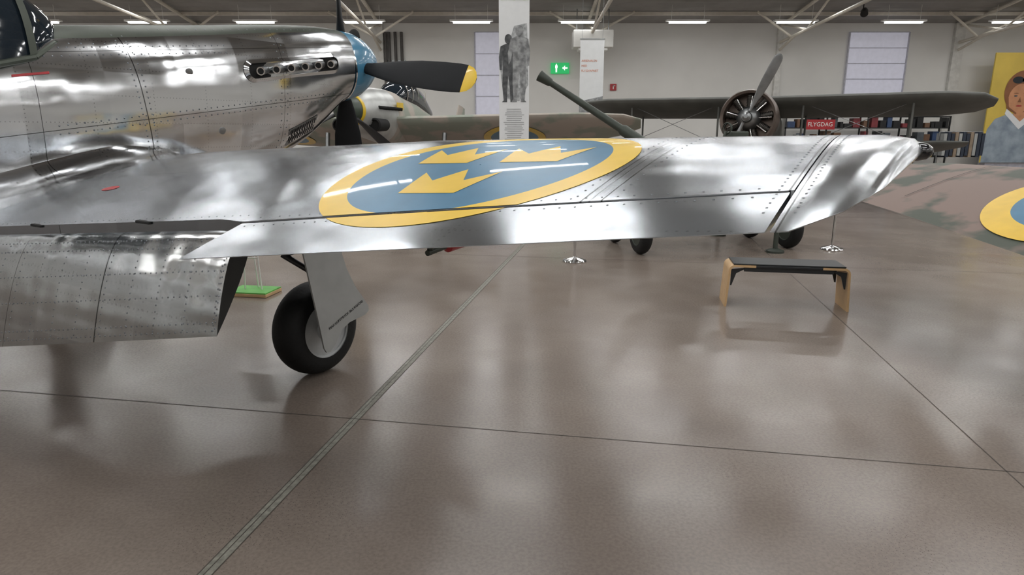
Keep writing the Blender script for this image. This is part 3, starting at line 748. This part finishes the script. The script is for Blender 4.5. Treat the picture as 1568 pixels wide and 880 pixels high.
# ================================================================ bench
M_ply = mat('birch_plywood', '#c9a77c', .4, var=.08, scale=10)
M_seat = mat('black_linoleum', '#26282a', .32)
BN = empty('bench', (2.79, 6.54, 0), -A10)
w, d_, h = 1.15, .38, .435
for sg in (-1, 1):
    th = .022; R = .06
    xo = sg*(w/2)
    path = [(xo+sg*.02, 0), (xo, h-R)]+[(xo-sg*(R-R*cos(t)), h-R+R*sin(t)) for t in (pi/8, pi/4, 3*pi/8, pi/2)]+[(xo-sg*.26, h)]
    inn = [(xo+sg*.02-sg*th, 0), (xo-sg*th, h-R)]+[(xo-sg*R+sg*(R-th)*cos(t), h-R+(R-th)*sin(t)) for t in (pi/8, pi/4, 3*pi/8, pi/2)]+[(xo-sg*.26, h-th)]
    n = len(path); vs = [(x, y, z) for y in (-d_/2, d_/2) for (x, z) in path+inn]
    m2 = 2*n; fs = []
    for k in range(n-1):
        fs += [(k, k+1, m2+k+1, m2+k), (n+k, n+k+1, m2+n+k+1, m2+n+k), (k, k+1, n+k+1, n+k), (m2+k, m2+k+1, m2+n+k+1, m2+n+k)]
    fs += [(0, n, m2+n, m2), (n-1, 2*n-1, m2+2*n-1, m2+n-1)]
    mobj('plywood_leg', vs, fs, M_ply, BN)
    for y in (-d_/2+.03, d_/2-.03):
        xi = xo-sg*(th+.006)
        pts = [(xi, y, .22), (xi-sg*.012, y, .22), (xi-sg*.05, y, h-.09), (xi-sg*.12, y, h-.05), (xi-sg*.2, y, h-.03), (xi-sg*.2, y, h-th), (xi, y, h-.05)]
        prism('bracket', pts, (0, .012, 0), M_seat, BN)
box('seat_board', (0, 0, h-.012), (w-.1, d_-.004, .024), M_seat, BN, bev=.004)
box('seat_pad', (0, 0, h+.008), (w-.09, d_-.02, .014), M_seat, BN, bev=.004)
box('front_rail', (0, -d_/2+.03, h-.045), (w-.3, .02, .045), M_seat, BN, bev=.004)
box('rear_rail', (0, d_/2-.03, h-.045), (w-.3, .02, .045), M_seat, BN, bev=.004)

def stanchion(x, y):
    e = empty('barrier_stanchion', (x, y, 0))
    lathe('base', [(.16, 0), (.165, .01), (.155, .025), (.10, .045), (.03, .06), (.022, .07)], (0, 0, 0), (0, 0, 1), M_chrome, e)
    rod('post', (0, 0, .06), (0, 0, .92), .019, M_chrome, e); lathe('head', [(.02, 0), (.034, .01), (.034, .07), (.02, .085), (0, .09)], (0, 0, .91), (0, 0, 1), M_chrome, e)
stanchion(.86, 8.83); stanchion(4.84, 9.75)

S = empty('sign_stand', (-2.85, 7.0, 0), math.radians(-10))
box('plinth', (0, 0, .02), (.48, .34, .035), M_ply, S, bev=.004); box('plinth_top', (0, 0, .044), (.47, .33, .014), mat('green_top', '#5fae4c', .5), S)
rod('pole', (-.1, 0, .05), (-.06, 0, .95), .008, M_white, S); rod('pole', (.1, 0, .05), (.06, 0, .95), .008, M_white, S); rod('pole', (0, .1, .05), (0, .02, .95), .008, M_white, S)
box('sign_panel', (0, -.02, 1.05), (.34, .012, .24), M_white, S, rx=math.radians(-30)); rod('crossbar', (-.08, 0, .4), (.08, 0, .4), .006, M_white, S)

# ================================================================ banners (flat prints)
M_ban = mat('banner_fabric', '#e4e6e7', .6, var=.02)
M_print = mat('banner_print_grey', '#6d6f70', .6, scale=9, col2='#a8aaab')
M_pd = mat('banner_print_dark', '#3c3e40', .6, scale=12, col2='#5e6062')
def flat(nm, pts, y, m, parent): return mobj(nm, [(p[0], y, p[1]) for p in pts], [tuple(range(len(pts)))], m, parent, smooth=False)
def figure2d(parent, x, z, hgt, y, m, flip=1):
    u = hgt/7.5
    flat('print_head', [(x+.42*u*cos(t*pi/8), z+7*u+.55*u*sin(t*pi/8)) for t in range(16)], y, m, parent)
    P = [(-.25, 6.5), (-.9, 6.2), (-1.1, 5), (-1.0, 3.6), (-.75, 3.6), (-.7, 5.1), (-.65, 3.3), (-.7, 1.8), (-.55, .2), (-.75, 0), (-.15, 0), (-.1, 1.8), (0, 3), (.15, 1.8), (.25, 0), (.85, 0), (.6, .3), (.7, 1.9), (.68, 3.5), (.7, 5.0), (.85, 4.2), (1.1, 3.7), (1.2, 4.8), (.9, 6.2), (.25, 6.5)]
    flat('print_body', [(x+p[0]*u*flip, z+p[1]*u) for p in P], y, m, parent)
N1 = empty('hanging_banner', (.04, 13, 0))
box('fabric', (0, 0, 2.85), (.57, .012, 4.4), M_ban, N1); box('bottom_rail', (0, 0, .64), (.6, .03, .03), M_steel, N1); box('top_rail', (0, 0, 5.06), (.6, .03, .03), M_steel, N1)
rod('wire', (-.25, 0, 5.06), (-.25, 0, roofz(13)), .004, M_steel, N1, n=6); rod('wire', (.25, 0, 5.06), (.25, 0, roofz(13)), .004, M_steel, N1, n=6)
flat('print_photo', [(-.27, 2.95), (-.1, 3.35), (.0, 3.65), (.24, 3.7), (.27, 2.6), (.1, 2.30), (-.2, 2.35)], -.0075, mat('print_light', '#c4c7c8', .6, scale=14, col2='#8c8f90'), N1)
figure2d(N1, -.11, 2.28, 1.22, -.009, M_pd); figure2d(N1, .10, 2.28, 1.38, -.0095, M_print, -1)
multi_box('print_text', [((random.uniform(-.01, .01), -.008, 2.15-.035*k), (random.uniform(.26, .40), .002, .010), 0) for k in range(28)], [mat('print_ink', '#9a9c9d', .6)], N1)
text('print_title', 'ON THE WALK', .075, (0, -.01, 4.12), (pi/2, 0, 0), mat('print_lime', '#9cc25a', .6), N1)
N2 = empty('hanging_banner', (2.36, 20.3, 0))
box('fabric', (0, 0, 2.75), (.70, .012, 3.2), M_ban, N2); box('bottom_rail', (0, 0, 1.14), (.74, .03, .03), M_steel, N2); box('top_rail', (0, 0, 4.36), (.74, .03, .03), M_steel, N2)
rod('wire', (-.3, 0, 4.36), (-.3, 0, roofz(20.3)), .004, M_steel, N2, n=6); rod('wire', (.3, 0, 4.36), (.3, 0, roofz(20.3)), .004, M_steel, N2, n=6)
flat('print_photo', [(-.35, 2.0), (-.35, 2.6), (.35, 2.75), (.35, 2.0)], -.008, M_print, N2)
M_or = mat('print_orange', '#d7835a', .6)
for k, tx in enumerate(('ARSENALEN', 'MED', 'FLYGVAPNET')): text('print_title', tx, .085, (-.31, -.01, 3.75-.14*k), (pi/2, 0, 0), M_or, N2, 'LEFT')

E = empty('exit_sign', (1.95, Y1-.07, 4.22))
box('sign_body', (0, 0, 0), (.74, .12, .42), mat('exit_green', '#1f9a55', .4, var=.03, emit=1.0), E, bev=.01)
M_we = mat('exit_white', '#f0fff4', .5, var=0, emit=1.5)
box('arrow_shaft', (.2, -.065, 0), (.2, .01, .05), M_we, E); flat('arrow_head', [(.12, 0), (.2, .1), (.2, -.1)], -.066, M_we, E)
figure2d(E, -.15, -.16, .32, -.066, M_we)
E = empty('fire_alarm_sign', (4.15, Y1-.05, 3.48)); box('plate', (0, 0, 0), (.26, .03, .26), M_red, E, bev=.005); box('symbol', (0, -.02, 0), (.04, .01, .15), M_white, E); box('symbol_bar', (.03, -.02, .05), (.1, .01, .03), M_white, E)
E = empty('air_heater', (3.05, 26.3, 5.1))
box('casing', (0, 0, 0), (1.5, .8, .62), M_white, E, bev=.03); box('louvre_frame', (0, 0, -.36), (1.1, .6, .12), M_white, E, bev=.02)
for s in (-.6, .6): rod('hanger', (s, 0, .3), (s, 0, roofz(26.3)-5.1), .02, M_steel, E)
E = empty('ceiling_spotlight', (12.8, 25.5, 5.95)); rod('arm', (0, 0, .1), (0, 0, roofz(25.5)-5.95), .02, M_blackp, E); lathe('can', [(.09, 0), (.12, .1), (.13, .3), (.11, .31)], (.1, .1, .1), (-.3, -.6, -.5), M_blackp, E)

# shop shelving
E = empty('display_shelf', (13.9, 26.6, 0))
items = []
for x in (-3.2, -1.6, 0, 1.6, 3.2): items += [((x, -.3, 1.15), (.05, .05, 2.3), 0), ((x, .3, 1.15), (.05, .05, 2.3), 0)]
for z in (.15, .75, 1.3, 1.85, 2.28): items.append(((0, 0, z), (6.45, .65, .04), 0))
multi_box('rack', items, [M_blackp], E)
items = []
for z in (.17, .77, 1.32, 1.87):
    x = -3.1
    while x < 3.05:
        w_ = random.uniform(.10, .32); hh = random.uniform(.15, .42); items.append(((x+w_/2, random.uniform(-.15, 0), z+hh/2), (w_*.9, .35, hh), random.choice((0, 0, 0, 0, 1, 2, 3, 4, 5, 4)))); x += w_+random.uniform(.0, .08)
multi_box('merchandise', items, [M_blackp, mat('box_maroon', '#7a3136', .5), M_grey, mat('box_blue', '#34486a', .5), mat('box_brown', '#6b4f3c', .6), mat('box_slate', '#50555a', .5)], E)
box('shop_sign', (-1.9, -.38, 1.98), (1.15, .03, .38), M_red, E); text('shop_sign_text', 'FLYGDAG', .22, (-1.9, -.40, 1.98), (pi/2, 0, 0), M_white, E)
E = empty('clothes_rack', (16.6, 24.8, 0)); rod('rail', (-.8, 0, 1.7), (.8, 0, 1.7), .02, M_steel, E)
for s in (-.8, .8): rod('upright', (s, 0, 0), (s, 0, 1.7), .02, M_steel, E)
multi_box('hanging_shirts', [((-.7+.14*k, 0, 1.25), (.11, .45, .8+.1*(k % 2)), (0, 2, 2, 1)[k % 4]) for k in range(11)], [M_grey, mat('shirt_tan', '#8a7a68', .7), mat('shirt_navy', '#2b3340', .7)], E)

# pilot poster (flat print)
E = empty('pilot_poster', (20.45, Y1-1.2, 0))
M_py = mat('poster_yellow', '#d9bd55', .5, var=.1, scale=.8)
box('panel', (0, .05, 2.6), (3.2, .06, 4.2), M_py, E); box('stand', (0, .3, 1.0), (2.6, .4, 2.0), M_frame, E)
M_skin = mat('print_skin', '#c98f68', .5, scale=3); M_cap = mat('print_cap_brown', '#8a5a3a', .5, scale=3); M_jk = mat('print_jacket', '#a3b0bb', .5, scale=2, col2='#7d8b99')
FX = -.45
def el(cx, cz, rx_, rz_, n=32): return [(cx+rx_*cos(2*pi*k/n), cz+rz_*sin(2*pi*k/n)) for k in range(n)]
def sh(p): return [(x+FX, z) for x, z in p]
flat('print_jacket', sh([(-1.1, .5), (2.0, .5), (1.9, 1.6), (1.5, 2.05), (.8, 2.4), (-.3, 2.4), (-.8, 2.2), (-1.05, 1.8), (-1.1, 1.2)]), .015, M_jk, E)
flat('print_neck', sh([(-.1, 2.1), (.5, 2.1), (.5, 2.6), (-.1, 2.6)]), .012, M_skin, E)
flat('print_collar', sh([(-.45, 2.40), (.2, 1.8), (.85, 2.40), (.80, 2.65), (.2, 2.10), (-.40, 2.60)]), .010, M_ban, E)
flat('print_cap', sh(el(.12, 3.25, .72, .80)), .008, M_cap, E)
flat('print_face', sh(el(.05, 2.98, .46, .56)), .004, M_skin, E)
for dx in (-.18, .2):
    flat('print_goggle', sh(el(.05+dx, 3.68, .22, .13)), .002, M_glass, E); flat('print_eye', sh(el(.05+dx, 3.08, .07, .03)), .001, M_pd, E); flat('print_brow', sh(el(.05+dx, 3.18, .1, .02)), .001, M_cap, E)
flat('print_nose', sh([(.05, 3.04), (-.03, 2.84), (.11, 2.84)]), .001, M_cap, E); flat('print_mouth', sh(el(.05, 2.70, .12, .025)), .001, M_red, E)
flat('print_strap', sh([(-.5, 3.0), (-.42, 2.6), (.0, 2.38), (.0, 2.44), (-.34, 2.66), (-.4, 3.0)]), .001, M_cap, E)

# ================================================================ world + camera
w_ = bpy.data.worlds.new('world'); sc.world = w_; w_.use_nodes = True
w_.node_tree.nodes['Background'].inputs[0].default_value = (.8, .85, .9, 1); w_.node_tree.nodes['Background'].inputs[1].default_value = .3
cam = bpy.data.cameras.new('camera'); co = bpy.data.objects.new('camera', cam); sc.collection.objects.link(co)
co.location = (0, 0, 1.75); co.rotation_euler = (math.radians(76.5), 0, 0); cam.lens = 22.96; cam.sensor_width = 36; cam.clip_start = .05
sc.camera = co
